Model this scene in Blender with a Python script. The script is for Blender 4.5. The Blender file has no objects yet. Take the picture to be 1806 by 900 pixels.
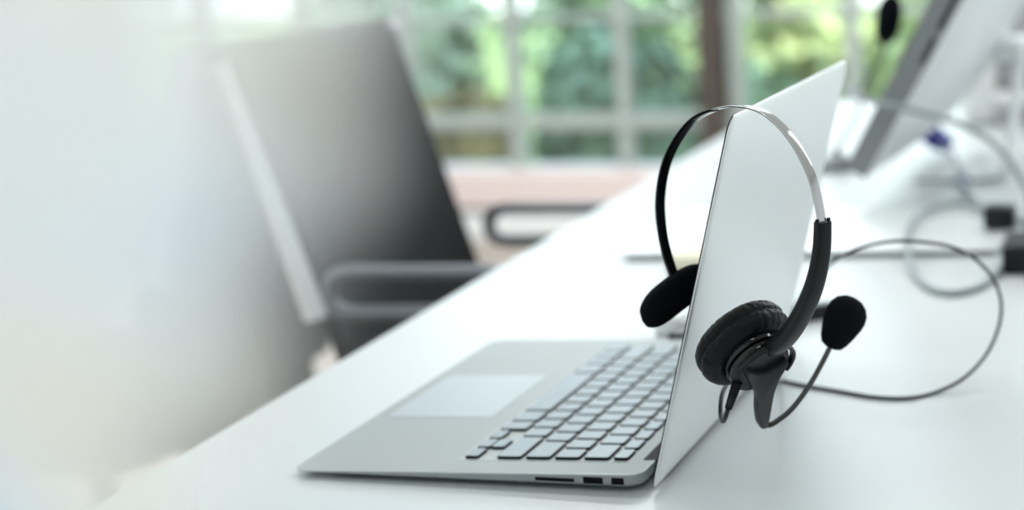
import bpy, bmesh, math, random
from mathutils import Vector, Matrix, noise

# ------------------------------------------------------------------ camera, light, exposure
scene = bpy.context.scene
COL = scene.collection
DESK = 0.74                                   # desk top above the floor
V = Vector
cam_d = bpy.data.cameras.new('camera'); cam = bpy.data.objects.new('camera', cam_d); COL.objects.link(cam)
scene.camera = cam
CAM_F = V((-0.256709, 0.950748, -0.173719)); CAM_U = V((-0.005732, 0.178242, 0.983970)); CAM_R = V((0.966472, 0.253590, -0.040306))
m = Matrix((CAM_R, CAM_U, -CAM_F)).transposed().to_4x4()
m.translation = V((0.322947, -0.949066, 0.341777 + DESK))
cam.matrix_world = m
cam_d.sensor_width = 36.0
cam_d.lens = 3162.63 / 1806 * 36.0
cam_d.shift_x = -403.85 / 1806
cam_d.shift_y = -77.80 / 1806
cam_d.clip_start = 0.02
cam_d.dof.use_dof = True
cam_d.dof.focus_distance = 0.972
cam_d.dof.aperture_fstop = 4.3

scene.view_settings.view_transform = 'Standard'
scene.view_settings.look = 'None'
scene.view_settings.gamma = 1.0
scene.view_settings.use_curve_mapping = False
scene.view_settings.exposure = 0.0
scene.cycles.max_bounces = 8
scene.cycles.transparent_max_bounces = 16

world = bpy.data.worlds.new('sky'); scene.world = world
world.use_nodes = True
wn = world.node_tree.nodes; wl = world.node_tree.links
bg = wn['Background']
tc = wn.new('ShaderNodeTexCoord'); sx = wn.new('ShaderNodeSeparateXYZ'); rp = wn.new('ShaderNodeValToRGB')
wl.new(tc.outputs['Generated'], sx.inputs[0]); wl.new(sx.outputs['Z'], rp.inputs[0]); wl.new(rp.outputs[0], bg.inputs[0])
rp.color_ramp.elements[0].position = 0.0; rp.color_ramp.elements[0].color = (0.90, 0.97, 1.0, 1)
rp.color_ramp.elements[1].position = 0.6; rp.color_ramp.elements[1].color = (0.62, 0.80, 1.0, 1)
bg.inputs[1].default_value = 3.6

def sun(rot, power, col, angle):
    d = bpy.data.lights.new('sun', 'SUN'); d.energy = power; d.color = col; d.angle = angle
    o = bpy.data.objects.new('sun', d); o.rotation_euler = rot; COL.objects.link(o)
sun((math.radians(42), 0, math.radians(12)), 9.0, (1.0, 0.97, 0.90), 0.02)   # from behind the building on to the garden

def area(loc, sx_, sy_, power, col=(0.94, 0.985, 1.0), rot=(0, 0, 0)):
    d = bpy.data.lights.new('fill_lamp', 'AREA'); d.shape = 'RECTANGLE'; d.size = sx_; d.size_y = sy_
    d.energy = power; d.color = col
    o = bpy.data.objects.new('fill_lamp', d); o.location = loc; o.rotation_euler = rot; COL.objects.link(o)
for lx, ly, pw in ((-2.9, -1.2, 46), (-0.9, -1.2, 12), (1.4, -1.2, 10), (-2.9, 1.4, 42), (-0.9, 1.4, 20), (1.4, 1.4, 20), (-0.9, 3.4, 48), (1.2, 3.4, 48)):  # unseen overhead fill, added for brightness; left row raised for the haze panel
    area((lx, ly, 2.70), 1.4, 0.5, pw)

# ------------------------------------------------------------------ helpers
def mat(name, col, rough=0.5, metal=0.0, var=0.03, scale=30.0, bump=0.0, bscale=200.0, spec=0.5, coat=0.0):
    mt = bpy.data.materials.new(name); mt.use_nodes = True
    nt = mt.node_tree; b = nt.nodes['Principled BSDF']
    b.inputs['Roughness'].default_value = rough; b.inputs['Metallic'].default_value = metal
    b.inputs['Specular IOR Level'].default_value = spec; b.inputs['Coat Weight'].default_value = coat
    t = nt.nodes.new('ShaderNodeTexCoord')
    n = nt.nodes.new('ShaderNodeTexNoise'); n.inputs['Scale'].default_value = scale; n.inputs['Detail'].default_value = 3
    r = nt.nodes.new('ShaderNodeValToRGB')
    r.color_ramp.elements[0].position = 0.3; r.color_ramp.elements[1].position = 0.7
    r.color_ramp.elements[0].color = tuple(c * (1 - var) for c in col) + (1,)
    r.color_ramp.elements[1].color = tuple(min(1, c * (1 + var)) for c in col) + (1,)
    nt.links.new(t.outputs['Object'], n.inputs['Vector']); nt.links.new(n.outputs['Fac'], r.inputs[0])
    nt.links.new(r.outputs[0], b.inputs['Base Color'])
    if bump:
        n2 = nt.nodes.new('ShaderNodeTexNoise'); n2.inputs['Scale'].default_value = bscale; n2.inputs['Detail'].default_value = 4
        bp = nt.nodes.new('ShaderNodeBump'); bp.inputs['Strength'].default_value = bump; bp.inputs['Distance'].default_value = 0.002
        nt.links.new(t.outputs['Object'], n2.inputs['Vector']); nt.links.new(n2.outputs['Fac'], bp.inputs['Height'])
        nt.links.new(bp.outputs[0], b.inputs['Normal'])
    return mt

def tag(o, label=None, cat=None, group=None, kind=None):
    if label: o['label'] = label
    if cat: o['category'] = cat
    if group: o['group'] = group
    if kind: o['kind'] = kind
    return o

def thing(name, loc, label=None, cat=None, group=None):
    o = bpy.data.objects.new(name, None); COL.objects.link(o); o.location = loc
    o.empty_display_size = 0.05
    return tag(o, label, cat, group)

def root_loc(o):
    p = V((0, 0, 0))
    while o is not None:
        p += o.location; o = o.parent
    return p

def obj(name, bm, mats, parent=None, smooth=True, origin=None, sharp=40):
    """link one mesh; bm is in 'desk' world coordinates already lifted; shifted to its root"""
    off = root_loc(parent) if parent else (V(origin) if origin else V((0, 0, 0)))
    bmesh.ops.translate(bm, verts=bm.verts, vec=-off)
    bmesh.ops.recalc_face_normals(bm, faces=bm.faces)
    me = bpy.data.meshes.new(name); bm.to_mesh(me); bm.free()
    if not isinstance(mats, (list, tuple)): mats = [mats]
    for x in mats: me.materials.append(x)
    if smooth:
        for p in me.polygons: p.use_smooth = True
        me.set_sharp_from_angle(angle=math.radians(sharp))
    o = bpy.data.objects.new(name, me); COL.objects.link(o)
    if parent: o.parent = parent
    elif origin: o.location = origin
    return o

def D(p): return V((p[0], p[1], p[2] + DESK))       # desk-top coordinates -> world
def DL(ps): return [D(p) for p in ps]

def box(bm, a, b, bev=0.0, seg=2):
    a = V(a); b = V(b)
    r = bmesh.ops.create_cube(bm, size=1.0)
    vs = r['verts']
    for v in vs:
        v.co = V(((a.x + b.x) / 2 + v.co.x * (b.x - a.x), (a.y + b.y) / 2 + v.co.y * (b.y - a.y), (a.z + b.z) / 2 + v.co.z * (b.z - a.z)))
    if bev:
        es = list({e for v in vs for e in v.link_edges})
        bmesh.ops.bevel(bm, geom=es, offset=bev, segments=seg, profile=0.5, affect='EDGES')

def spline(pts, n=8, closed=False):
    pts = [V(p) for p in pts]; out = []
    N = len(pts)
    for i in range(N if closed else N - 1):
        if closed: p0, p1, p2, p3 = pts[(i - 1) % N], pts[i], pts[(i + 1) % N], pts[(i + 2) % N]
        else: p0, p1, p2, p3 = pts[max(i - 1, 0)], pts[i], pts[i + 1], pts[min(i + 2, N - 1)]
        for k in range(n):
            t = k / n
            out.append(0.5 * ((2 * p1) + (p2 - p0) * t + (2 * p0 - 5 * p1 + 4 * p2 - p3) * t * t + (3 * p1 - p0 - 3 * p2 + p3) * t ** 3))
    if not closed: out.append(pts[-1])
    return out

def loft(bm, rings, cap=True, closed=False, mi=0):
    vr = [[bm.verts.new(p) for p in r] for r in rings]
    n = len(vr[0]); fs = []
    K = len(vr)
    for i in range(K if closed else K - 1):
        a, b = vr[i], vr[(i + 1) % K]
        for j in range(n):
            fs.append(bm.faces.new((a[j], a[(j + 1) % n], b[(j + 1) % n], b[j])))
    if cap and not closed:
        fs.append(bm.faces.new(vr[0][::-1])); fs.append(bm.faces.new(vr[-1]))
    for f in fs: f.material_index = mi
    return vr

def tube(bm, pts, r, n=10, smooth=8, mi=0):
    P = spline(pts, smooth) if smooth else [V(p) for p in pts]
    K = len(P); rings = []
    up = V((0.31, 0.2, 0.93)).normalized(); nrm = None
    for i, p in enumerate(P):
        t = (P[min(i + 1, K - 1)] - P[max(i - 1, 0)]).normalized()
        if nrm is None: nrm = t.cross(up).normalized()
        nrm = (nrm - t * nrm.dot(t)).normalized(); b = t.cross(nrm)
        rr = r(i / (K - 1)) if callable(r) else r
        rings.append([p + nrm * rr * math.cos(2 * math.pi * j / n) + b * rr * math.sin(2 * math.pi * j / n) for j in range(n)])
    loft(bm, rings, mi=mi)

def sweep(bm, pts, side, wid, thk, rnd=0.3, n=16):
    """rounded strip along pts: wid along 'side', thk across; both may be functions of t"""
    K = len(pts); rings = []
    for i, p in enumerate(pts):
        t = (pts[min(i + 1, K - 1)] - pts[max(i - 1, 0)]).normalized()
        s = (side - t * side.dot(t)).normalized(); h = t.cross(s)
        u = i / (K - 1); a = (wid(u) if callable(wid) else wid) / 2; b = (thk(u) if callable(thk) else thk) / 2
        ring = []
        for j in range(n):
            th = 2 * math.pi * j / n; c, sn = math.cos(th), math.sin(th)
            ring.append(p + s * a * math.copysign(abs(c) ** rnd, c) + h * b * math.copysign(abs(sn) ** rnd, sn))
        rings.append(ring)
    loft(bm, rings)

def lathe(bm, c, ax, prof, n=48, wrinkle=None, mi=0):
    """prof = [(r, h)...] around axis ax from c"""
    ax = V(ax).normalized(); x = ax.orthogonal().normalized(); y = ax.cross(x); c = V(c)
    rings = []
    for r, h in prof:
        ring = []
        for j in range(n):
            th = 2 * math.pi * j / n
            d = x * math.cos(th) + y * math.sin(th)
            rr, hh = r, h
            if wrinkle: rr, hh = wrinkle(r, h, th)
            ring.append(c + ax * hh + d * max(rr, 1e-5))
        rings.append(ring)
    loft(bm, rings, mi=mi)

def rrect(x0, y0, x1, y1, r, n=6):
    """rounded rectangle outline, ccw; r may be 4 radii (x1y1, x0y1, x0y0, x1y0)"""
    if not isinstance(r, (list, tuple)): r = (r,) * 4
    cs = ((x1, y1, -1, -1, 0), (x0, y1, 1, -1, 1), (x0, y0, 1, 1, 2), (x1, y0, -1, 1, 3))
    out = []
    for (x, y, sx_, sy_, q), rr in zip(cs, r):
        cx, cy = x + sx_ * rr, y + sy_ * rr
        for k in range(n + 1):
            a = math.pi / 2 * (q + k / n)
            out.append((cx + rr * math.cos(a), cy + rr * math.sin(a)))
    return out

def prism(bm, outline, z0, z1, f=None, mi=0, bev=0.0):
    f = f or (lambda x, y, z: V((x, y, z)))
    rings = [[f(x, y, z0) for x, y in outline], [f(x, y, z1 - bev) for x, y in outline]]
    if bev:
        cx = sum(p[0] for p in outline) / len(outline); cy = sum(p[1] for p in outline) / len(outline)
        q = []
        for x, y in outline:
            dx, dy = x - cx, y - cy; l = math.hypot(dx, dy)
            q.append(f(x - bev * dx / l, y - bev * dy / l, z1))
        rings.append(q)
    loft(bm, rings, mi=mi)

# ------------------------------------------------------------------ materials
M_white_lam = mat('white_laminate', (0.585, 0.615, 0.625), 0.30, scale=4, var=0.012, spec=0.5)
M_white_edge = mat('white_edge', (0.78, 0.80, 0.81), 0.45)
M_paint = mat('white_paint', (0.84, 0.86, 0.86), 0.7, var=0.01, scale=3)
M_ceiling = mat('ceiling_paint', (0.86, 0.87, 0.87), 0.8, var=0.01)
M_floor = mat('warm_beige_floor', (0.42, 0.36, 0.32), 0.5, var=0.10, scale=6)
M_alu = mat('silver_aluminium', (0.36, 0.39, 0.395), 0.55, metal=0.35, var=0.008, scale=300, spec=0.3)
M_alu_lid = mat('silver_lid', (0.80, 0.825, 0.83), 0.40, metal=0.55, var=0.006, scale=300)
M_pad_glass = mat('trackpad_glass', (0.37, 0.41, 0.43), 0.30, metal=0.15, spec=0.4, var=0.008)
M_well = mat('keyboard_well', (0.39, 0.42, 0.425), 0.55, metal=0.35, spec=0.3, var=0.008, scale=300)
M_key = mat('key_black', (0.006, 0.008, 0.010), 0.5, spec=0.12)
M_keytop = mat('key_top_sheen', (0.17, 0.20, 0.22), 0.26, metal=0.30, var=0.02, spec=0.7)  # keys are black; the pale window reflection is put into the top colour
M_port = mat('port_dark', (0.004, 0.004, 0.005), 0.6, spec=0.1)
M_rubber = mat('black_rubber', (0.010, 0.010, 0.011), 0.6, spec=0.15)
M_screen = mat('dark_screen', (0.01, 0.011, 0.013), 0.12)
M_blk = mat('black_satin_plastic', (0.007, 0.008, 0.009), 0.34, var=0.1, spec=0.28)
M_blk_gl = mat('black_gloss_plastic', (0.004, 0.004, 0.005), 0.09, spec=0.45)
M_blk_cap = mat('charcoal_matte_plastic', (0.013, 0.015, 0.017), 0.42, spec=0.28)
M_leather = mat('black_leatherette', (0.006, 0.007, 0.008), 0.40, bump=0.18, bscale=900, spec=0.16)
M_foam = mat('black_foam', (0.007, 0.008, 0.011), 0.95, var=0.5, scale=1500, bump=0.6, bscale=1500, spec=0.06)
M_chrome = mat('polished_steel', (0.62, 0.63, 0.64), 0.10, metal=1.0, var=0.005)
M_cable = mat('black_cable', (0.008, 0.012, 0.014), 0.42, spec=0.3)
M_cable_g = mat('grey_cable', (0.28, 0.32, 0.33), 0.5)
M_cable_w = mat('pale_grey_cable', (0.55, 0.60, 0.66), 0.5)
M_blue = mat('blue_plastic', (0.010, 0.022, 0.26), 0.4)
M_mon_edge = mat('monitor_grey_edge', (0.22, 0.23, 0.24), 0.45, metal=0.3)
M_mon_back = mat('monitor_silver_back', (0.78, 0.80, 0.81), 0.38, metal=0.25, var=0.006)
M_mesh = mat('black_mesh_fabric', (0.006, 0.0065, 0.007), 0.7, var=0.2, scale=300, spec=0.2)
M_chair_fr = mat('pale_highlight_chair_frame', (0.78, 0.80, 0.81), 0.25, metal=0.3)  # pale tone holds the back rail's highlight; the star base shares it
M_arm = mat('dark_grey_arm_metal', (0.16, 0.175, 0.19), 0.35, metal=0.6)
M_seat = mat('black_seat_fabric', (0.012, 0.010, 0.013), 0.9, var=0.15, spec=0.1)
M_cream = mat('cream_paper', (0.78, 0.74, 0.58), 0.8)
M_win_fr = mat('window_frame_grey', (0.40, 0.45, 0.43), 0.45)
M_post = mat('dark_brown_post', (0.075, 0.055, 0.048), 0.5)
M_pink = mat('pinkish_sill', (0.80, 0.67, 0.65), 0.55)
M_grass = mat('grass', (0.16, 0.24, 0.07), 0.9, var=0.3, scale=3)
M_bark = mat('bark', (0.16, 0.12, 0.09), 0.9, var=0.3, scale=20)
M_prn_w = mat('printer_white', (0.80, 0.82, 0.80), 0.4)
M_prn_g = mat('printer_grey', (0.42, 0.43, 0.45), 0.5)
def leaf(name, c): return mat(name, c, 0.7, var=0.35, scale=2.5)
LEAF = {'lime': leaf('leaf_lime', (0.50, 0.60, 0.30)), 'mid': leaf('leaf_mid', (0.29, 0.44, 0.26)),
        'dark': leaf('leaf_dark', (0.17, 0.28, 0.19)), 'pale': leaf('leaf_pale', (0.46, 0.58, 0.42)),
        'rust': leaf('leaf_rust', (0.36, 0.30, 0.14))}

# ------------------------------------------------------------------ room shell (world coordinates, floor at 0)
XL, XR, YF, YB, H = -4.6, 2.8, -3.4, 4.45, 2.75
def struct(name, bm, mt, parent=None, smooth=False):
    o = obj(name, bm, mt, parent, smooth)
    if parent is None: o['kind'] = 'structure'
    return o
def sbox(name, a, b, mt, bev=0.0):
    bm = bmesh.new(); box(bm, a, b, bev); return struct(name, bm, mt)
sbox('floor', (XL, YF, -0.12), (XR, YB + 0.1, 0), M_floor)
sbox('ceiling', (XL - .12, YF - .12, H), (XR + .12, YB + .22, H + 0.12), M_ceiling)
sbox('wall_left', (XL - .12, YF - .12, -.12), (XL, YB + .22, H), M_paint)
sbox('wall_right', (XR, YF - .12, -.12), (XR + .12, YB + .22, H), M_paint)
sbox('wall_front', (XL, YF - .12, -.12), (XR, YF, H), M_paint)
WX0, WX1 = -4.3, 2.2
bm = bmesh.new()
box(bm, (XL, YB, -.12), (WX0, YB + .2, H)); box(bm, (WX1, YB, -.12), (XR, YB + .2, H)); box(bm, (WX0, YB, 2.45), (WX1, YB + .2, H))
box(bm, (WX0, YB + .02, -.12), (WX1, YB + .2, .215))
struct('wall_back', bm, M_paint)
sbox('trim_1', (WX0, YB - .035, 0.105), (WX1, YB + .10, 0.222), M_pink, .006)      # pinkish sill band
sbox('sill_shadow_strip', (WX0, YB - .020, 0.085), (WX1, YB + .02, 0.105), M_post)            # dark strip whose colour stands in for the sill's shadow
sbox('baseboard_back', (WX0, YB - .045, 0.0), (WX1, YB + .02, 0.085), M_paint, .008)
# the gridded window
win = thing('window_1', (0, YB + .08, 0.22)); win['kind'] = 'structure'
bm = bmesh.new()
mull = [WX0 + .03 + 0.377 * i for i in range(18)]
mull = [-1.905 + .377 * i for i in range(-6, 12)]
for x in mull: box(bm, (x - .021, YB + .05, .222), (x + .021, YB + .11, 2.45), .004)
for z, hh in ((.376, .024), (.712, .010), (1.10, .02), (1.45, .02), (1.80, .02), (2.15, .02)):
    box(bm, (WX0, YB + .055, z - hh), (WX1, YB + .105, z + hh), .004)
obj('window_frame', bm, M_win_fr, win, False)
bm = bmesh.new(); box(bm, (WX0, YB + .076, .222), (WX1, YB + .082, 2.45))
glass = bpy.data.materials.new('window_glass'); glass.use_nodes = True
nt = glass.node_tree; nt.nodes.clear()
o_ = nt.nodes.new('ShaderNodeOutputMaterial'); mx = nt.nodes.new('ShaderNodeMixShader'); tr = nt.nodes.new('ShaderNodeBsdfTransparent')
gl = nt.nodes.new('ShaderNodeBsdfGlossy'); fr = nt.nodes.new('ShaderNodeFresnel'); gl.inputs['Roughness'].default_value = 0.02
tr.inputs[0].default_value = (0.96, 0.98, 0.97, 1)
nt.links.new(fr.outputs[0], mx.inputs[0]); nt.links.new(tr.outputs[0], mx.inputs[1]); nt.links.new(gl.outputs[0], mx.inputs[2]); nt.links.new(mx.outputs[0], o_.inputs[0])
obj('pane', bm, glass, win, False)
sbox('trim_3', (-1.250, YB - .03, .222), (-1.185, YB + .12, 2.45), M_post, .006)
# garden
bm = bmesh.new(); box(bm, (-14, YB + .2, -.5), (10, 22, -.35)); struct('garden_ground', bm, M_grass)

def tree(name, x, y, h, rad, leafm, label, cat, seed, z0=-.35):
    rnd = random.Random(seed)
    t = thing(name, (x, y, z0), label, cat)
    t['group'] = 'trees in the garden' if cat == 'tree' else 'shrubs outside the window'
    bm = bmesh.new()
    tube(bm, [(x, y, z0), (x + .03, y, z0 + h * .4), (x - .02, y + .02, z0 + h * .8)], lambda u: .05 * (1 - .7 * u), 8, 4)
    for k in range(5):
        a = rnd.uniform(0, 6.28); z = z0 + h * rnd.uniform(.25, .6)
        tube(bm, [(x, y, z), (x + math.cos(a) * rad * .35, y + math.sin(a) * rad * .35, z + h * .12), (x + math.cos(a) * rad * .7, y + math.sin(a) * rad * .7, z + h * .28)], lambda u: .02 * (1 - .7 * u), 6, 4)
    obj('trunk', bm, M_bark, t)
    bm = bmesh.new()
    blobs = []
    for k in range(9):
        a = rnd.uniform(0, 6.28); q = rnd.uniform(.1, .65) * rad
        blobs.append((V((x + q * math.cos(a), y + q * math.sin(a) * .8, z0 + h * rnd.uniform(.25, .88))), rad * rnd.uniform(.38, .6)))
    for k in range(1500):
        c, r = rnd.choice(blobs)
        d = V((rnd.gauss(0, 1), rnd.gauss(0, 1), rnd.gauss(0, 1))).normalized()
        p = c + d * r * rnd.uniform(.6, 1.05)
        if p.z < z0 + .02: p.z = z0 + .02 + rnd.random() * .1
        nn = (d + V((rnd.gauss(0, .5), rnd.gauss(0, .5), rnd.gauss(0, .5) + .4))).normalized()
        u = nn.orthogonal().normalized(); w = nn.cross(u); an = rnd.uniform(0, 6.28)
        u, w = u * math.cos(an) + w * math.sin(an), w * math.cos(an) - u * math.sin(an)
        s = rnd.uniform(.05, .10)
        bm.faces.new([bm.verts.new(p + e) for e in (-u * s, -w * s * .45 + nn * s * .1, u * s * 1.1, w * s * .45 + nn * s * .1)])
    o = obj('foliage', bm, LEAF[leafm], t, False)
    return t
tree('garden_shrub', -3.25, 6.5, 1.30, .52, 'pale', 'pale green garden shrub beyond the window, just right of the black chair', 'shrub', 1)
tree('garden_shrub', -2.40, 7.1, 1.50, .52, 'mid', 'mid green shrub outside the window between the first two mullions', 'shrub', 2)
tree('garden_shrub', -2.75, 6.0, 0.62, .30, 'rust', 'low rust brown shrub at the foot of the garden planting', 'shrub', 3)
tree('garden_shrub', -2.05, 6.0, 0.80, .42, 'dark', 'low dark green shrub behind the lower middle window panes', 'shrub', 4)
tree('garden_shrub', -1.55, 7.1, 1.50, .50, 'lime', 'bright lime green shrub outside left of the dark window post', 'shrub', 5)
tree('garden_shrub', -1.42, 6.1, 0.66, .36, 'mid', 'low fresh green shrub just above the far desk edge', 'shrub', 6)
tree('garden_shrub', -0.72, 6.5, 1.25, .50, 'lime', 'yellow green shrub outside between dark post and silver monitor', 'shrub', 7)
tree('garden_shrub', 0.25, 7.2, 1.55, .60, 'pale', 'pale green shrub outside behind the silver monitor', 'shrub', 8)
tree('garden_tree', -4.4, 9.0, 2.9, 1.15, 'mid', 'mid green tree standing at the left of the garden', 'tree', 9)
tree('garden_tree', -2.55, 8.2, 2.9, 1.15, 'dark', 'dark green tree at the middle of the garden', 'tree', 10)
tree('garden_tree', -0.75, 9.0, 2.8, 1.10, 'pale', 'pale green tree behind the dark window post', 'tree', 11)
tree('garden_tree', 1.3, 9.2, 2.9, 1.15, 'mid', 'mid green tree at the right of the garden', 'tree', 12)
tree('garden_tree', -6.9, 9.6, 3.0, 1.2, 'pale', 'pale green tree farthest left in the garden', 'tree', 13)

# ------------------------------------------------------------------ desk
def desk_x(y): return -0.3225 - 0.0300 * y
Y0, Y1 = -0.20, 1.94
dk = thing('desk', (0.1, 0.9, 0), 'long white laminate office desk carrying the open silver laptop', 'desk')
bm = bmesh.new()
out = [(desk_x(Y0), Y0), (0.80, Y0), (0.76, Y1), (desk_x(Y1), Y1)]
prism(bm, out, DESK - .025, DESK, bev=.0012)
obj('desktop', bm, M_white_lam, dk, False)
for yy in (Y0 + .06, Y1 - .06):
    for xx in (desk_x(yy) + .10, .70):
        bm = bmesh.new(); box(bm, (xx - .025, yy - .025, 0), (xx + .025, yy + .025, DESK - .025), .003)
        obj('leg', bm, M_white_edge, dk, False)
bm = bmesh.new(); box(bm, (0.68, Y0 + .09, .35), (0.70, Y1 - .09, DESK - .025), .002)
obj('modesty_panel', bm, M_white_edge, dk, False)

# ------------------------------------------------------------------ laptop
lap = thing('laptop', D((-.11, .16, 0)), 'open silver laptop with black chiclet keys in the foreground', 'laptop')
ZR, ZF, DP, WD = .0115, .0045, .227, .325
def ztop(y): return ZR + (ZF - ZR) * y / DP          # y = distance forward from the rear edge
def T(y, x, h=0.0): return D((-y, x, ztop(y) + h))    # point on the sloping top face
outl = rrect(0, 0, DP, WD, (.011, .011, .011, .011), 8)
def inset(o, d):
    cx, cy = DP / 2, WD / 2
    return [(cx + (x - cx) * (1 - d / cx), cy + (y - cy) * (1 - d / cy)) for x, y in o]
bm = bmesh.new()
def bot(y): return .0030 + .0006 * (y / DP)
rings = []
rings.append([D((-y, x, bot(y))) for y, x in inset(outl, .0045)])
rings.append([D((-y, x, bot(y) + (ztop(y) - bot(y)) * .06)) for y, x in inset(outl, .0022)])
rings.append([D((-y, x, bot(y) + (ztop(y) - bot(y)) * .22)) for y, x in inset(outl, .0007)])
rings.append([D((-y, x, bot(y) + (ztop(y) - bot(y)) * .45)) for y, x in inset(outl, .0001)])
rings.append([D((-y, x, ztop(y) - .0003)) for y, x in outl])
rings.append([D((-y, x, ztop(y))) for y, x in inset(outl, .0004)])
loft(bm, rings)
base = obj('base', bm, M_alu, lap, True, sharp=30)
# side ports
for y0, y1, z0, z1 in ((.0662, .0414, .0054, .0079), (.0361, .0236, .0050, .0093), (.0186, .0107, .0051, .0095)):
    bm = bmesh.new(); box(bm, (-y0, -.00015, DESK + z0), (-y1, .012, DESK + z1), .0005)
    obj('port', bm, M_port, base)
for yy, xx in ((.012, .03), (.012, .295), (.19, .04), (.19, .285)):
    bm = bmesh.new(); lathe(bm, D((-yy - (.006 if yy < .1 else 0), xx, 0)), (0, 0, 1), [(.007, 0), (.008, .0008), (.008, .0032)], 20)
    obj('foot', bm, M_rubber, base)
# keyboard well
KR = .0268; PIT = .01905; RP = .0188; U0 = .0450
WELL = (.0140, .0238, .1262, .3030)
bm = bmesh.new(); prism(bm, rrect(WELL[0], WELL[1], WELL[2], WELL[3], .002, 3), 0.0, .00012, T)
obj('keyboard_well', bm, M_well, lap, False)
# keys
def key(y0, y1, x0, x1):
    bm = bmesh.new()
    o = rrect(y0, x0, y1, x1, .0018, 3); g = .00035
    o2 = rrect(y0 + g, x0 + g, y1 - g, x1 - g, .0016, 3)
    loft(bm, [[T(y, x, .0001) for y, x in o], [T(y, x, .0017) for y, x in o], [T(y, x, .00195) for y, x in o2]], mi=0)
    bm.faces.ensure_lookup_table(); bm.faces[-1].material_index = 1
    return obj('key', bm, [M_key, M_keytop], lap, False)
KH = .0159; GAP = .0031
rows = [(U0, KH, [1.5] + [1] * 13), (U0 + RP, KH, [1] * 13 + [1.5]), (U0 + 2 * RP, KH, [1.75] + [1] * 11 + [1.75]),
        (U0 + 3 * RP, KH, [2.25] + [1] * 10 + [2.25])]
fu = 14.5 / 14
rows.append((U0 - RP, .0093, [fu] * 14))
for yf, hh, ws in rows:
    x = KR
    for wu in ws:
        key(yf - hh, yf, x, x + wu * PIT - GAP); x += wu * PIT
yb = U0 + 4 * RP + .0022; yt = U0 + 3 * RP + (RP - KH)
x = KR
mid = (yb + yt) / 2
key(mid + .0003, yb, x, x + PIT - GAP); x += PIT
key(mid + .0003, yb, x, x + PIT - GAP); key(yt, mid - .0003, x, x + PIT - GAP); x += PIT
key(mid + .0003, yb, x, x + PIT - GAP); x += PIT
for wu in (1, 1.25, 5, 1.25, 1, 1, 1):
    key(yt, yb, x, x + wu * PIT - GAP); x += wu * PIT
# trackpad
bm = bmesh.new()
o1 = rrect(.1405, .1140, .2178, .2206, .004, 4)
prism(bm, o1, 0, .00010, T); tpg = obj('trackpad_groove', bm, M_mon_edge, lap, False)
bm = bmesh.new(); prism(bm, rrect(.1410, .1145, .2173, .2201, .004, 4), 0.0, .00020, T)
obj('trackpad', bm, M_pad_glass, tpg, False)
# hinge
bm = bmesh.new()
P0 = (0.0040, .0290, .0088); 
lathe(bm, D((.0025, .0290, .0070)), (0, 1, 0), [(.0040, 0), (.0045, .0006), (.0045, .2664), (.0040, .267)], 20)
box(bm, (-.0078, .0290, DESK + .0100), (.002, .296, DESK + .01165))
obj('hinge', bm, M_port, lap)
# lid
LA = math.radians(75.5); LH = .2248
Lo = V((.00735, 0, .00358)); Lu = V((math.cos(LA), 0, math.sin(LA))); Ln = V((math.sin(LA), 0, -math.cos(LA)))   # outward normal
def LP(x, h, d=0.0): return D(Lo + Lu * h + Ln * d + V((0, x, 0)))
lo = rrect(0, 0, WD, LH, (.010, .010, .005, .005), 8)      # (x, h)
def lin(d):
    cx, cy = WD / 2, LH / 2
    return [(cx + (x - cx) * (1 - d / cx), cy + (h - cy) * (1 - d / cy)) for x, h in lo]
bm = bmesh.new()
rings = [[LP(x, h, -.0009) for x, h in lin(.0002)], [LP(x, h, -.0002) for x, h in lo], [LP(x, h, .0003) for x, h in lin(.0006)],
         [LP(x, h, .0009) for x, h in lin(.004)], [LP(x, h, .0016) for x, h in lin(.014)], [LP(x, h, .0021) for x, h in lin(.035)], [LP(x, h, .0024) for x, h in lin(.07)]]
loft(bm, rings)
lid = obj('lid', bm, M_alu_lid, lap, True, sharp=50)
bm = bmesh.new(); loft(bm, [[LP(x, h, -.0017) for x, h in lin(.0006)], [LP(x, h, -.0009) for x, h in lin(.0005)]])
obj('screen_gasket', bm, M_rubber, lid, False)
bm = bmesh.new(); loft(bm, [[LP(x, h, -.0021) for x, h in lin(.0024)], [LP(x, h, -.0017) for x, h in lin(.0020)]])
bz = obj('bezel', bm, M_alu, lid, False)
bm = bmesh.new(); prism(bm, rrect(.0195, .026, .3055, .205, .001, 2), -.0023, -.0021, LP); obj('display', bm, M_screen, lid, False)

# ------------------------------------------------------------------ headset hung over the lid corner
BAND = [(0.0117, 0.0486, 0.1168), (0.0059, 0.0535, 0.1298), (0.0021, 0.0567, 0.1447), (0.0015, 0.0572, 0.1635), (0.0066, 0.0529, 0.1831), (0.0161, 0.0449, 0.1994), (0.0308, 0.0326, 0.2143), (0.0467, 0.0192, 0.2224), (0.0661, 0.0029, 0.2268), (0.0845, -0.0125, 0.2254), (0.0998, -0.0254, 0.2169), (0.1108, -0.0346, 0.2045), (0.1181, -0.0407, 0.1903), (0.1222, -0.0441, 0.1713), (0.1222, -0.0441, 0.1640)]
ARM = [(0.1229, -0.0447, 0.1712), (0.1216, -0.0436, 0.156), (0.1175, -0.0402, 0.1399), (0.1108, -0.0345, 0.1246), (0.1016, -0.0268, 0.11), (0.0940, -0.0200, 0.1010), (0.0870, -0.0140, 0.0950)]
AX = V((0.642825, -0.463355, -0.607606)).normalized(); HUB = D((0.07717, -0.006303, 0.079203))
NRM = V((math.sin(math.radians(40)), math.cos(math.radians(40)), 0))
hs = thing('headset', D((.067, .003, .2215)), 'black telephone headset with chrome band hung over the open laptop lid corner', 'headset')
bp_ = spline(DL(BAND), 8)
bm = bmesh.new(); sweep(bm, bp_, NRM, .0058, .0011, .35, 12)
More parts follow.
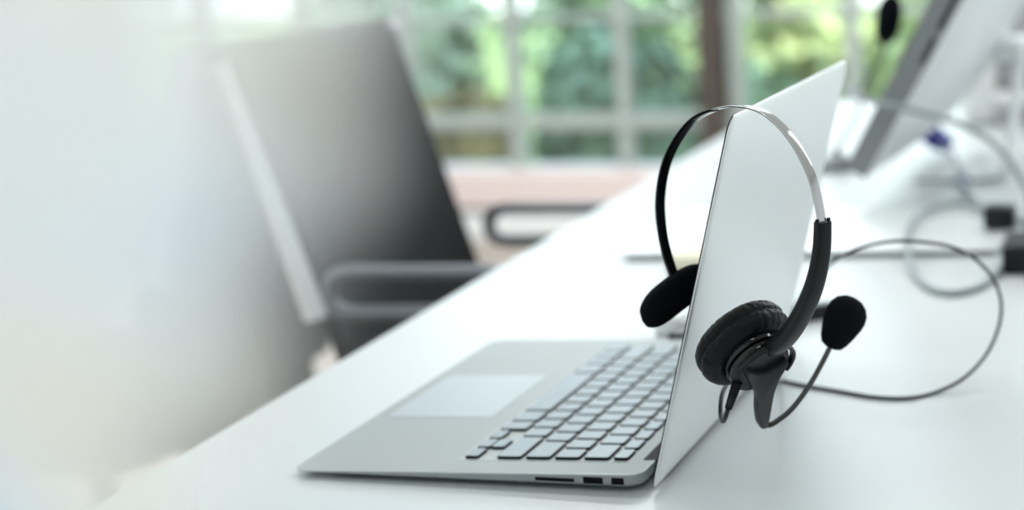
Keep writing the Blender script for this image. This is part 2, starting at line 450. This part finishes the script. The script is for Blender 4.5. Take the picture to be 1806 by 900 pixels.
obj('headband', bm, M_chrome, hs)
bm = bmesh.new(); sweep(bm, bp_[:58], NRM, .0066, .0024, .5, 12)
tag(obj('headband_sleeve', bm, M_blk_gl, hs), 'black sleeve on the left half of the band')
bm = bmesh.new()
ap = spline(DL(ARM), 8)
sweep(bm, ap, NRM, lambda u: .0095 + .0035 * u, lambda u: .0060 + .0026 * math.sin(min(1, u * 1.1) * math.pi / 2) * u + .0012 * u, .55, 20)
arm = obj('slider_arm', bm, M_blk, hs, True, sharp=60)
bm = bmesh.new()                                       # open lips of the channel at the arm's top
t0 = (ap[0] - ap[1]).normalized()
for s in (-1, 1):
    c = ap[0] + NRM * s * .0038
    tube(bm, [c - t0 * .003, c + t0 * .0016], .0011, 8, 0)
obj('arm_lip', bm, M_blk, arm)
# ear cup
cup = thing('ear_cup', (0, 0, 0)); cup.parent = hs; cup.location = HUB - hs.location
bm = bmesh.new()
lathe(bm, HUB, AX, [(.0001, .0006), (.0150, .0006), (.0172, .0002), (.0180, -.0010), (.0182, -.0030)], 56)
obj('cup_cap', bm, M_blk_cap, cup)
bm = bmesh.new()
lathe(bm, HUB, AX, [(.0100, -.0030), (.0176, -.0031), (.0182, -.0040), (.0182, -.0062), (.0172, -.0066), (.0172, -.0074), (.0190, -.0080), (.0193, -.0105), (.0200, -.0125), (.0215, -.0135), (.0150, -.0136)], 56)
obj('cup_shell', bm, M_blk_gl, cup)
def wr(r, h, th):
    if r < .012: return r, h
    k = min(1, (r - .012) / .01)
    a = noise.noise(V((math.cos(th) * 7, math.sin(th) * 7, h * 300))) * .00035
    b = (1 - abs(math.sin(th * 19 + 2.6 * noise.noise(V((math.cos(th) * 4, math.sin(th) * 4, h * 110)))))) ** 5 * -.0009
    return r + (a + b) * k, h + .4 * a * k
bm = bmesh.new()
prof = []
for k in range(15):                                    # near roll
    a = math.radians(-60 + k * 12)
    prof.append((.0232 + .0058 * math.sin(math.radians(min(90, max(-90, -70 + k * 12)))), -.0105 - .0010 * k * .0 - .0075 * (k / 14)))
prof = [(.0165, -.0128), (.0190, -.0112), (.0215, -.0104), (.0240, -.0108), (.0262, -.0122), (.0279, -.0142), (.0289, -.0166), (.0290, -.0186), (.0285, -.0198), (.0277, -.0205),
        (.0281, -.0212), (.0288, -.0224), (.0288, -.0246), (.0280, -.0268), (.0264, -.0286), (.0240, -.0296), (.0205, -.0296), (.0175, -.0284), (.0155, -.0262), (.0100, -.0255)]
pf = []
for i in range(len(prof) - 1):
    for k in range(3): pf.append((prof[i][0] + (prof[i + 1][0] - prof[i][0]) * k / 3, prof[i][1] + (prof[i + 1][1] - prof[i][1]) * k / 3))
pf.append(prof[-1])
lathe(bm, HUB, AX, pf, 180, wr)
tag(obj('ear_cushion', bm, M_leather, cup, True, sharp=80), 'creased leatherette ear cushion')
# yoke: band of plastic around the hub from the arm's end
axx = (ap[-1] - HUB); axx = (axx - AX * axx.dot(AX)).normalized(); axy = AX.cross(axx)
if axy.dot(CAM_R) < 0: axy = -axy
pts = [HUB + AX * .0002 + (axx * math.cos(a) + axy * math.sin(a)) * .0200 for a in [math.radians(-75 + 10 * k) for k in range(19)]]
bm = bmesh.new(); sweep(bm, pts, AX, lambda u: .0055 * (1 - .3 * abs(2 * u - 1)), .0024, .6, 14)
obj('yoke', bm, M_blk, arm)
bm = bmesh.new(); 
sweep(bm, spline([ap[-8], ap[-4], ap[-1], HUB + axx * .0195 + AX * .0005, HUB + axx * .0150 + AX * .0010], 6), NRM, lambda u: .0122 - .004 * u, lambda u: .0088 - .003 * u, .6, 16)
obj('arm_foot', bm, M_blk, arm)
# boom bracket
BL = DL([(0.0714, -0.0239, 0.0841), (0.0748, -0.0136, 0.0798), (0.0802, -0.0064, 0.08), (0.0852, -0.0025, 0.0824), (0.0892, 0.0004, 0.0843), (0.0863, 0.0032, 0.0792), (0.0826, 0.0055, 0.0735), (0.0785, 0.0104, 0.0654), (0.0746, 0.0177, 0.0558), (0.068, 0.0322, 0.0376), (0.0653, 0.0339, 0.0335), (0.064, 0.0264, 0.0378), (0.0665, 0.013, 0.0508), (0.0695, 0.0031, 0.0615), (0.0704, -0.0068, 0.0699), (0.0703, -0.017, 0.0777)])
bs = spline(BL, 4, True)
cc = sum(bs, V((0, 0, 0))) / len(bs)
bm = bmesh.new()
loft(bm, [[p - AX * .0012 for p in bs], [p + AX * .0022 for p in bs], [p + (cc - p) * .03 + AX * .0030 for p in bs], [p + (cc - p) * .07 + AX * .0034 for p in bs]])
brk = obj('boom_bracket', bm, M_blk_cap, hs, True, sharp=50)
BOOM = [(0.0662, 0.0285, 0.0410), (0.0660, 0.0335, 0.0352), (0.0690, 0.0359, 0.0338), (0.0733, 0.0396, 0.0356), (0.0804, 0.0467, 0.041), (0.0879, 0.0579, 0.051), (0.0945, 0.0693, 0.0634), (0.0990, 0.0780, 0.0735)]
bm = bmesh.new(); tube(bm, DL(BOOM), .00165, 12, 8); boom = obj('microphone_boom', bm, M_blk_gl, hs)
fa, fb = D((0.0983, 0.0771, 0.0717)), D((0.11, 0.0922, 0.0968))
ax = (fb - fa); ln = ax.length * 1.06; ax.normalize()
bm = bmesh.new()
pr = [(.0001, 0), (.0040, .0), (.0064, .0012), (.0084, .0045), (.0104, .010), (.0121, .0165), (.0126, .0210), (.0118, .0255), (.0096, .0292), (.0060, .0318), (.0028, .0327), (.0001, .0329)]
pr = [(r * ln / .0329, h * ln / .0329) for r, h in pr]
lathe(bm, fa - ax * .0005, ax, pr, 40, lambda r, h, th: (r + .00022 * noise.noise(V((math.cos(th) * 20, math.sin(th) * 20, h * 1200))), h))
tag(obj('foam_windscreen', bm, M_foam, hs, True, sharp=180), 'black foam microphone cover')
# temple pad
pa, pm, pb = D((-0.0001, 0.0249, 0.0994)), D((0.0118, 0.0440, 0.1090)), D((0.0255, 0.0655, 0.1180))
dirp = (pb - pa).normalized(); wv = V((0.766, -.643, .0)); wv = (wv - dirp * wv.dot(dirp)).normalized(); hv = dirp.cross(wv)
L2 = (pb - pa).length
bm = bmesh.new(); rings = []
for i in range(25):
    u = -1 + 2 * i / 24
    e = max(0, 1 - abs(u) ** 3.4) ** .5
    c = (pa + pb) / 2 + dirp * (u * (L2 / 2 + .003)) - hv * .0 + wv * (-.003 * (1 - u * u))
    hw, tw = .0006 + .0106 * e, .0006 + .0052 * e
    ring = []
    for j in range(20):
        th = 2 * math.pi * j / 20; c_, s_ = math.cos(th), math.sin(th)
        ring.append(c + hv * hw * math.copysign(abs(c_) ** .7, c_) + wv * tw * math.copysign(abs(s_) ** .7, s_))
    rings.append(ring)
loft(bm, rings)
obj('temple_pad', bm, M_foam, hs, True, sharp=180)
# strain relief and cord
CORD = [(0.0638, -0.0165, 0.0718), (0.0606, -0.0169, 0.0633), (0.0586, -0.0152, 0.0581), (0.0555, -0.0109, 0.0514), (0.0521, -0.0042, 0.0473), (0.0477, 0.0071, 0.0468), (0.0455, 0.0159, 0.0519), (0.0444, 0.0269, 0.0562), (0.0441, 0.0462, 0.0570), (0.0460, 0.0900, 0.0500), (0.0440, 0.1600, 0.0250), (0.0300, 0.2250, 0.0060), (0.0225, 0.2451, 0.0014)]
CAB = [(0.0447, 0.2343, 0.0012), (0.0714, 0.2229, 0.0012), (0.0973, 0.2118, 0.0012), (0.1207, 0.2117, 0.0012), (0.1376, 0.2277, 0.0012), (0.1549, 0.2435, 0.0074), (0.1675, 0.2698, 0.0181), (0.1734, 0.2951, 0.0324), (0.1728, 0.3133, 0.0468), (0.1656, 0.3245, 0.061), (0.1529, 0.3286, 0.0734), (0.1369, 0.3259, 0.0826), (0.1177, 0.3165, 0.088), (0.0982, 0.3095, 0.09), (0.078, 0.3056, 0.0872), (0.0606, 0.3081, 0.0802), (0.0451, 0.3196, 0.0687), (0.0275, 0.3381, 0.0519), (0.0103, 0.3716, 0.0302), (-0.0050, 0.4120, 0.0095), (-0.0080, 0.4215, 0.0070)]
bm = bmesh.new(); tube(bm, DL([(a, b, c + .0002) for a, b, c in CORD + CAB]), .0013, 10, 8); cord = obj('cord', bm, M_cable, hs)
bm = bmesh.new()
c0, c1 = D(CORD[0]) + V((.0012, .0, .0025)), D(CORD[2])
prf = []
Ls = (c1 - c0).length
for k in range(11):
    h0 = Ls * k / 11; rr = .0030 - .0009 * k / 10
    prf += [(rr, h0), (rr, h0 + Ls / 11 * .55), (rr * .78, h0 + Ls / 11 * .6), (rr * .78, h0 + Ls / 11 * .97)]
lathe(bm, c0, c1 - c0, prf, 20); obj('strain_relief', bm, M_rubber, cord)
bm = bmesh.new()
p0, p1 = V((-0.0120, 0.4180, 0)), V((0.0180, 0.4422, 0))
dx = (p1 - p0).normalized(); dy = V((-dx.y, dx.x, 0))
prism(bm, rrect(-.004, -.0062, (p1 - p0).length + .004, .0062, .004, 5), .0004, .0125, lambda x, y, z: D(p0 + dx * x + dy * y + V((0, 0, z))), bev=.002)
obj('inline_control', bm, M_blk, cord)

# ------------------------------------------------------------------ plug on the laptop's left side
pl = thing('usb_plug', D((-.078, .35, .006)), 'small black plug on a thin black lead at the laptop\'s far side', 'plug')
bm = bmesh.new(); box(bm, (-.0840, .3262, DESK + .0040), (-.0700, .3620, DESK + .0130), .002); obj('plug_body', bm, M_blk, pl)
bm = bmesh.new(); tube(bm, DL([(-.077, .361, .0085), (-.075, .39, .007), (-.068, .42, .003), (-.055, .45, .0022), (-.045, .49, .002)]), .0018, 10); obj('lead', bm, M_cable, pl)
bm = bmesh.new(); box(bm, (-.1080, .366, DESK + .0002), (-.0865, .392, DESK + .016), .003); 
tag(obj('power_adapter', bm, M_prn_w, None, origin=D((-.098, .38, 0))), 'little white adapter block on desk behind the laptop', 'adapter')

# ------------------------------------------------------------------ closed white laptop and cream note block behind
cl = thing('closed_laptop', D((-.05, .77, 0)), 'closed pale laptop lying flat on the desk behind the open one', 'laptop')
def q2(x, y, z): return D((x, y + .118 * (x + .234), z))
bm = bmesh.new(); prism(bm, rrect(-.2280, .656, .118, .878, .008, 5), .0016, .0044, q2); obj('base', bm, M_mon_edge, cl, False)
bm = bmesh.new(); prism(bm, rrect(-.2340, .652, .124, .882, .010, 5), .0046, .0078, q2, bev=.0010); obj('lid', bm, M_alu_lid, cl, False)
for xx, yy in ((-.21, .69), (.10, .69), (-.21, .86), (.10, .86)):
    bm = bmesh.new(); lathe(bm, q2(xx, yy, 0), (0, 0, 1), [(.006, .0002), (.007, .0006), (.007, .0018)], 16); obj('foot', bm, M_rubber, cl)
nb = thing('note_block', D((-.13, .63, 0)), 'cream paper note block on the desk beside the headband', 'note block')
bm = bmesh.new(); box(bm, (-.168, .598, DESK + .0002), (-.090, .660, DESK + .0155), .001); obj('paper_stack', bm, M_cream, nb, False)
bm = bmesh.new(); box(bm, (-.1685, .5975, DESK + .0001), (-.0895, .6605, DESK + .0028), .0005); obj('backing_card', bm, M_mon_edge, nb, False)

# ------------------------------------------------------------------ silver monitor leaning at the right
MT = math.radians(28.2); MY0, MY1, MH = .900, 1.380, .36
mo = thing('monitor', D((.04, 1.14, 0)), 'large silver desktop monitor seen from behind, leaning back on its stand', 'monitor')
Mo = V((-.0601, 0, .0501)); Mu = V((math.sin(MT), 0, math.cos(MT))); Mn = V((math.cos(MT), 0, -math.sin(MT)))   # up along, backwards
def MP(y, h, d): return D(Mo + Mu * h + Mn * d + V((0, y, 0)))
th_ = .0235
mol = rrect(MY0, 0, MY1, MH, .004, 4)
bm = bmesh.new(); loft(bm, [[MP(y, h, .0005) for y, h in rrect(MY0 + .001, .001, MY1 - .001, MH - .001, .004, 4)], [MP(y, h, .0015) for y, h in mol], [MP(y, h, th_ + .006 * h / .2) for y, h in mol]])
mb = obj('casing', bm, M_mon_edge, mo, False)
bm = bmesh.new(); prism(bm, rrect(MY0 + .004, .004, MY1 - .004, MH - .004, .003, 3), -.0005, .0005, MP); obj('screen', bm, M_screen, mo, False)
bm = bmesh.new(); N = 28
grid = []
for i in range(N + 1):
    row = []
    for j in range(N + 1):
        a, b = -1 + 2 * i / N, -1 + 2 * j / N
        dep = .042 * max(0, (1 - abs(a) ** 2.4)) ** .8 * max(0, (1 - abs(b) ** 2.4)) ** .7
        y = (MY0 + MY1) / 2 + a * (MY1 - MY0) / 2; h = MH / 2 + b * MH / 2
        row.append(bm.verts.new(MP(y, h, th_ + .006 * h / .2 + .0003 + dep)))
    grid.append(row)
for i in range(N):
    for j in range(N): bm.faces.new((grid[i][j], grid[i + 1][j], grid[i + 1][j + 1], grid[i][j + 1]))
obj('back_shell', bm, M_mon_back, mo, True, sharp=180)
for h0, h1 in ((.137, .168), (.176, .230)):
    bm = bmesh.new()
    prism(bm, rrect(h0, .0190, h1, .0245, .002, 3), -.0002, .003, lambda h, d, z: MP(MY0 + z, h, d + .0015)); obj('side_slot', bm, M_port, mb, False)
bm = bmesh.new()
st = [D((.105, 0, .150)), D((.095, 0, .100)), D((.088, 0, .040)), D((.083, 0, .012)), D((.070, 0, .0045)), D((.030, 0, .0035)), D((-.020, 0, .0035))]
sweep(bm, [p + V((0, 1.16, 0)) for p in spline(st, 6)], V((0, 1, 0)), .10, .0055, .25, 20)
box(bm, (.075, 1.12, DESK + .140), (.108, 1.20, DESK + .165), .004)
obj('stand', bm, M_mon_back, mo)

# gooseneck microphone beside the monitor
gm = thing('gooseneck_microphone', D((-.1356, 1.215, 0)), 'black foam tipped microphone on a thin stem in front of the monitor', 'microphone')
bm = bmesh.new(); lathe(bm, D((-.1356, 1.215, 0)), (0, 0, 1), [(.026, .0003), (.028, .003), (.026, .012), (.012, .017), (.005, .022), (.004, .026)], 32); obj('base', bm, M_arm, gm)
STEM = [(-.1356, 1.215, .020), (-.1300, 1.222, .036), (-0.1131, 1.25, 0.0654), (-0.108, 1.25, 0.0904), (-0.0965, 1.25, 0.1151), (-0.0808, 1.25, 0.1397), (-.0760, 1.25, .160)]
bm = bmesh.new(); tube(bm, DL(STEM), .0022, 10); obj('stem', bm, M_cable, gm)
bm = bmesh.new()
q0, q1 = D((-.0775, 1.25, .150)), D((-.0665, 1.25, .212))
lathe(bm, q0, q1 - q0, [(.004, 0), (.0105, .006), (.0150, .016), (.0165, .030), (.0165, .044), (.0140, .056), (.0080, .063), (.0001, .066)], 30); obj('foam_windscreen', bm, M_foam, gm)

# ------------------------------------------------------------------ cables at the right
vg = thing('video_cable', D((0, 1.28, 0)), 'pale video cable with a blue plug under the monitor', 'cable')
ca, cb = D((-.0480, 1.335, .0400)), D((-.0190, 1.308, .0190))
cu = (cb - ca).normalized(); cv = V((0, 1, 0)); cv = (cv - cu * cv.dot(cu)).normalized(); cw = cu.cross(cv)
bm = bmesh.new(); prism(bm, rrect(-.021, -.011, .021, .011, .005, 4), .006, (cb - ca).length + .004, lambda x, y, z: ca + cv * x + cw * y + cu * z, bev=.003); bpl = obj('blue_plug', bm, M_blue, vg)
bm = bmesh.new(); prism(bm, rrect(-.014, -.006, .014, .006, .003, 4), -.002, .0085, lambda x, y, z: ca + cv * x + cw * y + cu * z); obj('plug_collar', bm, M_cable_g, bpl)
vpts = [tuple(cb - V((0, 0, DESK)) - cu * .002), (.004, 1.27, .0060), (.0376, 1.1081, .0036), (.0640, .9850, .0060), (.0860, .9000, .0125), (.112, .84, .0120), (.150, .80, .0060), (.19, .79, .0036)]
bm = bmesh.new(); tube(bm, DL(vpts), .0034, 10); obj('cable', bm, M_cable_w, vg)
bm = bmesh.new(); tube(bm, DL([(.0290, 1.150, .0075), (.0376, 1.1081, .0075), (.0440, 1.075, .0075)]), .0072, 14); obj('ferrite_bead', bm, M_cable_w, vg)
bm = bmesh.new(); tube(bm, DL([(.0352, 1.3418, .003), (.0285, 1.2371, .003), (.0300, 1.13, .003), (.0440, 1.02, .003), (.0500, .965, .003), (.0530, .940, .003)]), .0026, 10)
tag(obj('thin_cable', bm, M_cable_w, None, origin=D((.04, 1.1, 0))), 'pale thin cable lying on the desk beside the blue plug cable', 'cable')
lc = thing('looped_cable', D((.09, .7, 0)), 'grey cable coiled in one wide loop on desk', 'cable')
LOOP = [(.1560, .690, .006), (0.1426, 0.6579, 0.0032), (0.1369, 0.6182, 0.0032), (0.1291, 0.5596, 0.0032), (0.116, 0.5299, 0.0032), (0.1023, 0.5245, 0.0032), (0.0854, 0.5407, 0.0032), (0.0652, 0.5894, 0.0032), (0.0458, 0.6650, 0.0120), (0.0323, 0.7507, 0.0135), (0.0299, 0.8247, 0.0135), (0.0396, 0.8757, 0.0135), (0.0604, 0.8961, 0.0135), (0.0869, 0.8742, 0.0135), (0.106, 0.8218, 0.0135), (.1140, .8000, .0150)]
bm = bmesh.new(); tube(bm, DL(LOOP), .0030, 10); obj('cable', bm, M_cable_g, lc)
bm = bmesh.new(); box(bm, (.101, .780, DESK + .0082), (.132, .812, DESK + .030), .004); obj('plug', bm, M_blk, lc)
ad = thing('power_adapter', D((.165, .668, 0)), 'black power adapter block at the right end of the cable loop', 'adapter')
bm = bmesh.new(); box(bm, (.138, .612, DESK + .0004), (.205, .688, DESK + .026), .004); obj('body', bm, M_blk, ad)
bm = bmesh.new(); lathe(bm, D((.150, .685, .013)), (0, 1, 0), [(.006, 0), (.005, .012), (.0035, .022)], 16); obj('lead_collar', bm, M_rubber, ad)
LONG = [(-.1090, 1.246, .0885), (-.0980, 1.12, .1120), (-.0700, .960, .1290), (-0.0382, 0.885, 0.1286), (-0.0198, 0.875, 0.1242), (0.0018, 0.87, 0.1199), (0.0361, 0.875, 0.1102), (0.0703, 0.88, 0.0981), (0.0992, 0.88, 0.0803), (0.1202, 0.87, 0.0594), (0.1340, 0.86, 0.0377), (.1400, .84, .030), (.1450, .770, .027), (.150, .700, .0310)]
bm = bmesh.new(); tube(bm, DL(LONG), .0034, 10)
obj('cord', bm, M_cable_g, gm)

# ------------------------------------------------------------------ printer at the far end of the desk
pn = thing('printer', D((.14, 1.76, 0)), 'white and grey desktop printer standing at the far desk end behind the monitor', 'printer')
bm = bmesh.new(); box(bm, (-.035, 1.62, DESK + .003), (.015, 1.90, DESK + .200), .008); box(bm, (.015, 1.66, DESK + .060), (.36, 1.90, DESK + .200), .008); obj('body', bm, M_prn_w, pn, True)
bm = bmesh.new(); box(bm, (.018, 1.640, DESK + .052), (.34, 1.665, DESK + .185), .005); obj('front_panel', bm, M_prn_g, pn, True)
bm = bmesh.new(); box(bm, (.016, 1.600, DESK + .030), (.33, 1.88, DESK + .048), .004); obj('paper_tray', bm, M_prn_w, pn, True)
bm = bmesh.new(); box(bm, (.016, 1.615, DESK + .0003), (.35, 1.89, DESK + .028), .002); obj('tray_base', bm, M_prn_g, pn, True)

# ------------------------------------------------------------------ office chairs
def chair_parts(t, fr=M_chair_fr):
    """chair at the origin facing +X, floor at z=0; back plane leans to -X"""
    c = V((t.location.x, t.location.y, 0))
    def P(x, y, z): return c + V((x, y, z))
    def bx(y, h):                                  # back surface: x for lateral y and height h
        u = (h - .46) / .50
        return -.215 - .15 * u + .02 * (1 - (y / .23) ** 2) * -1
    bm = bmesh.new()
    front, rear = [], []
    out = rrect(-.222, .46, .222, .945, .035, 6)
    for d, s in ((0, 1), (-.018, 1)):
        pass
    NX, NZ = 12, 16
    for side, d in ((0, 0.0), (1, -.016)):
        g = []
        for i in range(NX + 1):
            row = []
            for j in range(NZ + 1):
                y = -.222 + .444 * i / NX; h = .46 + .475 * j / NZ
                row.append(bm.verts.new(P(bx(y, h) + d, y, h)))
            g.append(row)
        (front if side == 0 else rear).extend(g)
        for i in range(NX):
            for j in range(NZ): bm.faces.new((g[i][j], g[i + 1][j], g[i + 1][j + 1], g[i][j + 1]))
    def wall(seq):
        for (i, j), (k, l) in zip(seq, seq[1:]):
            bm.faces.new((front[i][j], front[k][l], rear[k][l], rear[i][j]))
    wall([(i, 0) for i in range(NX + 1)] + [(NX, j) for j in range(1, NZ + 1)] + [(i, NZ) for i in range(NX - 1, -1, -1)] + [(0, j) for j in range(NZ - 1, -1, -1)])
    obj('backrest', bm, M_mesh, t, True, sharp=50)
    for s in (-1, 1):
        bm = bmesh.new()
        pts = [P(bx(.222, h) - .022, s * .2165, h) for h in (.655, .70, .76, .82, .88, .930)]
        sweep(bm, spline(pts, 4), V((0, 1, 0)), .020, lambda u: .030 - .010 * u, .6, 14)
        obj('back_side_rail', bm, fr, t)
        bm = bmesh.new()
        dz = .009 if s < 0 else -.018
        zt, zb, xa, xb, yy = .705 + dz, .662 + dz, -.262, -.062 if s < 0 else -.024, s * .262
        loop = [(xa + .022, zt), (-.19, zt), (-.10, zt), (xb - .022, zt), (xb - .004, zt - .007), (xb, (zt + zb) / 2), (xb - .004, zb + .007), (xb - .022, zb), (-.10, zb), (-.19, zb), (xa + .022, zb), (xa + .005, zb + .007), (xa, (zt + zb) / 2), (xa + .005, zt - .007)]
        lp = spline([P(x, yy, z) for x, z in loop], 4, True)
        tube(bm, lp + lp[:2], .0088, 10, 0)
        tube(bm, [P(-.15, yy, zb), P(-.15, yy, .58), P(-.15, s * .255, .50), P(-.14, s * .20, .436), P(-.13, s * .12, .425)], .013, 12, 6)
        obj('armrest', bm, M_arm, t)
    bm = bmesh.new()
    prism(bm, rrect(-.225, -.235, .235, .235, .06, 6), .415, .475, lambda x, y, z: P(x, y, z), bev=.018); obj('seat', bm, M_seat, t, True, sharp=50)
    bm = bmesh.new(); box(bm, P(-.23, -.07, .39), P(.10, .07, .414), .006); box(bm, P(-.262, -.03, .40), P(-.225, .03, .56), .006); obj('seat_mechanism', bm, M_blk, t)
    bm = bmesh.new(); lathe(bm, P(0, 0, .10), (0, 0, 1), [(.030, 0), (.030, .14), (.018, .145), (.018, .295)], 24); obj('gas_column', bm, M_blk, t)
    bm = bmesh.new()
    lathe(bm, P(0, 0, .075), (0, 0, 1), [(.045, 0), (.045, .05), (.032, .06)], 24)
    for k in range(5):
        a = 2 * math.pi * k / 5 + .3
        sweep(bm, [P(.03 * math.cos(a), .03 * math.sin(a), .105), P(.16 * math.cos(a), .16 * math.sin(a), .095), P(.29 * math.cos(a), .29 * math.sin(a), .070)], V((-math.sin(a), math.cos(a), 0)), lambda u: .045 - .015 * u, .025, .5, 12)
    obj('star_base', bm, fr, t)
    for k in range(5):
        a = 2 * math.pi * k / 5 + .3; e = P(.285 * math.cos(a), .285 * math.sin(a), .030); td = V((-math.sin(a), math.cos(a), 0))
        bm = bmesh.new()
        for s in (-1, 1): lathe(bm, e + td * s * .007 - td * .009 * (s < 0), td, [(.012, -.0005), (.029, 0), (.030, .004), (.029, .0090), (.012, .0095)], 22)
        tube(bm, [e + V((0, 0, 0)), e + V((0, 0, .036))], .006, 8, 0)
        obj('caster', bm, M_blk, t)
CH = thing('office_chair', (-.3245, .975, 0), 'black mesh office chair tucked at the desk just beyond the laptop', 'chair', 'black mesh office chairs')
chair_parts(CH)
CH.rotation_euler = (0, 0, .08)
def copy_tree(o, parent=None):
    c = o.copy(); COL.objects.link(c); c.parent = parent
    for ch in list(o.children): copy_tree(ch, c)
    return c
c2 = copy_tree(CH); c2.location = (-.66, .06, 0); c2.rotation_euler = (0, 0, -.05)
tag(c2, 'black mesh office chair nearest the viewer, behind the haze panel at left', 'chair')
c3 = copy_tree(CH); c3.location = (-1.165, 1.12, 0); c3.rotation_euler = (0, 0, 3.05)
tag(c3, 'black mesh office chair farther back at left, facing away from the white desk', 'chair')

# ------------------------------------------------------------------ added panel at the left, standing in for lens haze
fg = bpy.data.materials.new('lens_haze_film'); fg.use_nodes = True
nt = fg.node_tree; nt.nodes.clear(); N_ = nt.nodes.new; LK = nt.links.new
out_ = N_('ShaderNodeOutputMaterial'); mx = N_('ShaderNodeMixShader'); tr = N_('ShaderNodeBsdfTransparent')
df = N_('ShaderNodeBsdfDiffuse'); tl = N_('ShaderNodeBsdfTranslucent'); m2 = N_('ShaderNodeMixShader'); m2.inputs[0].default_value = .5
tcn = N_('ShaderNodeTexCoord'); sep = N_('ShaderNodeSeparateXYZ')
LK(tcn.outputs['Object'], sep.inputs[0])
mz = N_('ShaderNodeMath'); mz.operation = 'MULTIPLY_ADD'; mz.inputs[1].default_value = -0.42     # haze fades out sooner lower down
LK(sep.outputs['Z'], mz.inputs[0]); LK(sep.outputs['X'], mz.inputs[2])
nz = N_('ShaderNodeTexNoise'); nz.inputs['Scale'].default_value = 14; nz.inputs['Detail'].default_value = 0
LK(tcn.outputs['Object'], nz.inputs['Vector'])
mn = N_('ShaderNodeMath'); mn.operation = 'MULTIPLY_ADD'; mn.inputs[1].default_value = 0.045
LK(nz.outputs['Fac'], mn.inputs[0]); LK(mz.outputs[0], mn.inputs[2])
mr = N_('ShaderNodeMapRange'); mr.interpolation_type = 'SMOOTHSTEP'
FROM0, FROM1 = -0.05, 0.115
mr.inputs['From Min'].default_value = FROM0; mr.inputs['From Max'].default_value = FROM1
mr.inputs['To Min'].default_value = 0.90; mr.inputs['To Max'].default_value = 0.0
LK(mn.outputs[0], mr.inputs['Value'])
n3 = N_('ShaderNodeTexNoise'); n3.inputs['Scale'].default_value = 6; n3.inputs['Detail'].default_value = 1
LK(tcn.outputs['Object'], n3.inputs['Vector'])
cr = N_('ShaderNodeValToRGB')  # soft pastel tints painted in for out-of-focus light
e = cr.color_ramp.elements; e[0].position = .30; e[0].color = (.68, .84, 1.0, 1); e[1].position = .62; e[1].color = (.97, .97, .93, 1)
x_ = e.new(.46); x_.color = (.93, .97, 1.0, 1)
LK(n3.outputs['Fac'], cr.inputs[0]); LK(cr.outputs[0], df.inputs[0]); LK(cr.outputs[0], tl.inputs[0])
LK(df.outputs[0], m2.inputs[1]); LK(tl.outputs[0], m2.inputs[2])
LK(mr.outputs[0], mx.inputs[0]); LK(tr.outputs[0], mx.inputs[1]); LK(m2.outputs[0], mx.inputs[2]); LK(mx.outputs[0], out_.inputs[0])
sc = thing('haze_panel', (-.45, -.36, 0), 'added panel standing in for lens haze at the far left, fading from milky white to clear', 'haze panel')
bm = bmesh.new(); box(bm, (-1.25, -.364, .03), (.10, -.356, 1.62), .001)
pan = obj('haze_sheet', bm, fg, sc, False)
for xx in (-1.05, -.10):
    bm = bmesh.new(); box(bm, (xx - .03, -.48, 0), (xx + .03, -.24, .012), .003); box(bm, (xx - .03, -.374, .010), (xx + .03, -.3645, .10), .002); box(bm, (xx - .03, -.3555, .010), (xx + .03, -.346, .10), .002)
    obj('foot', bm, M_arm, sc)
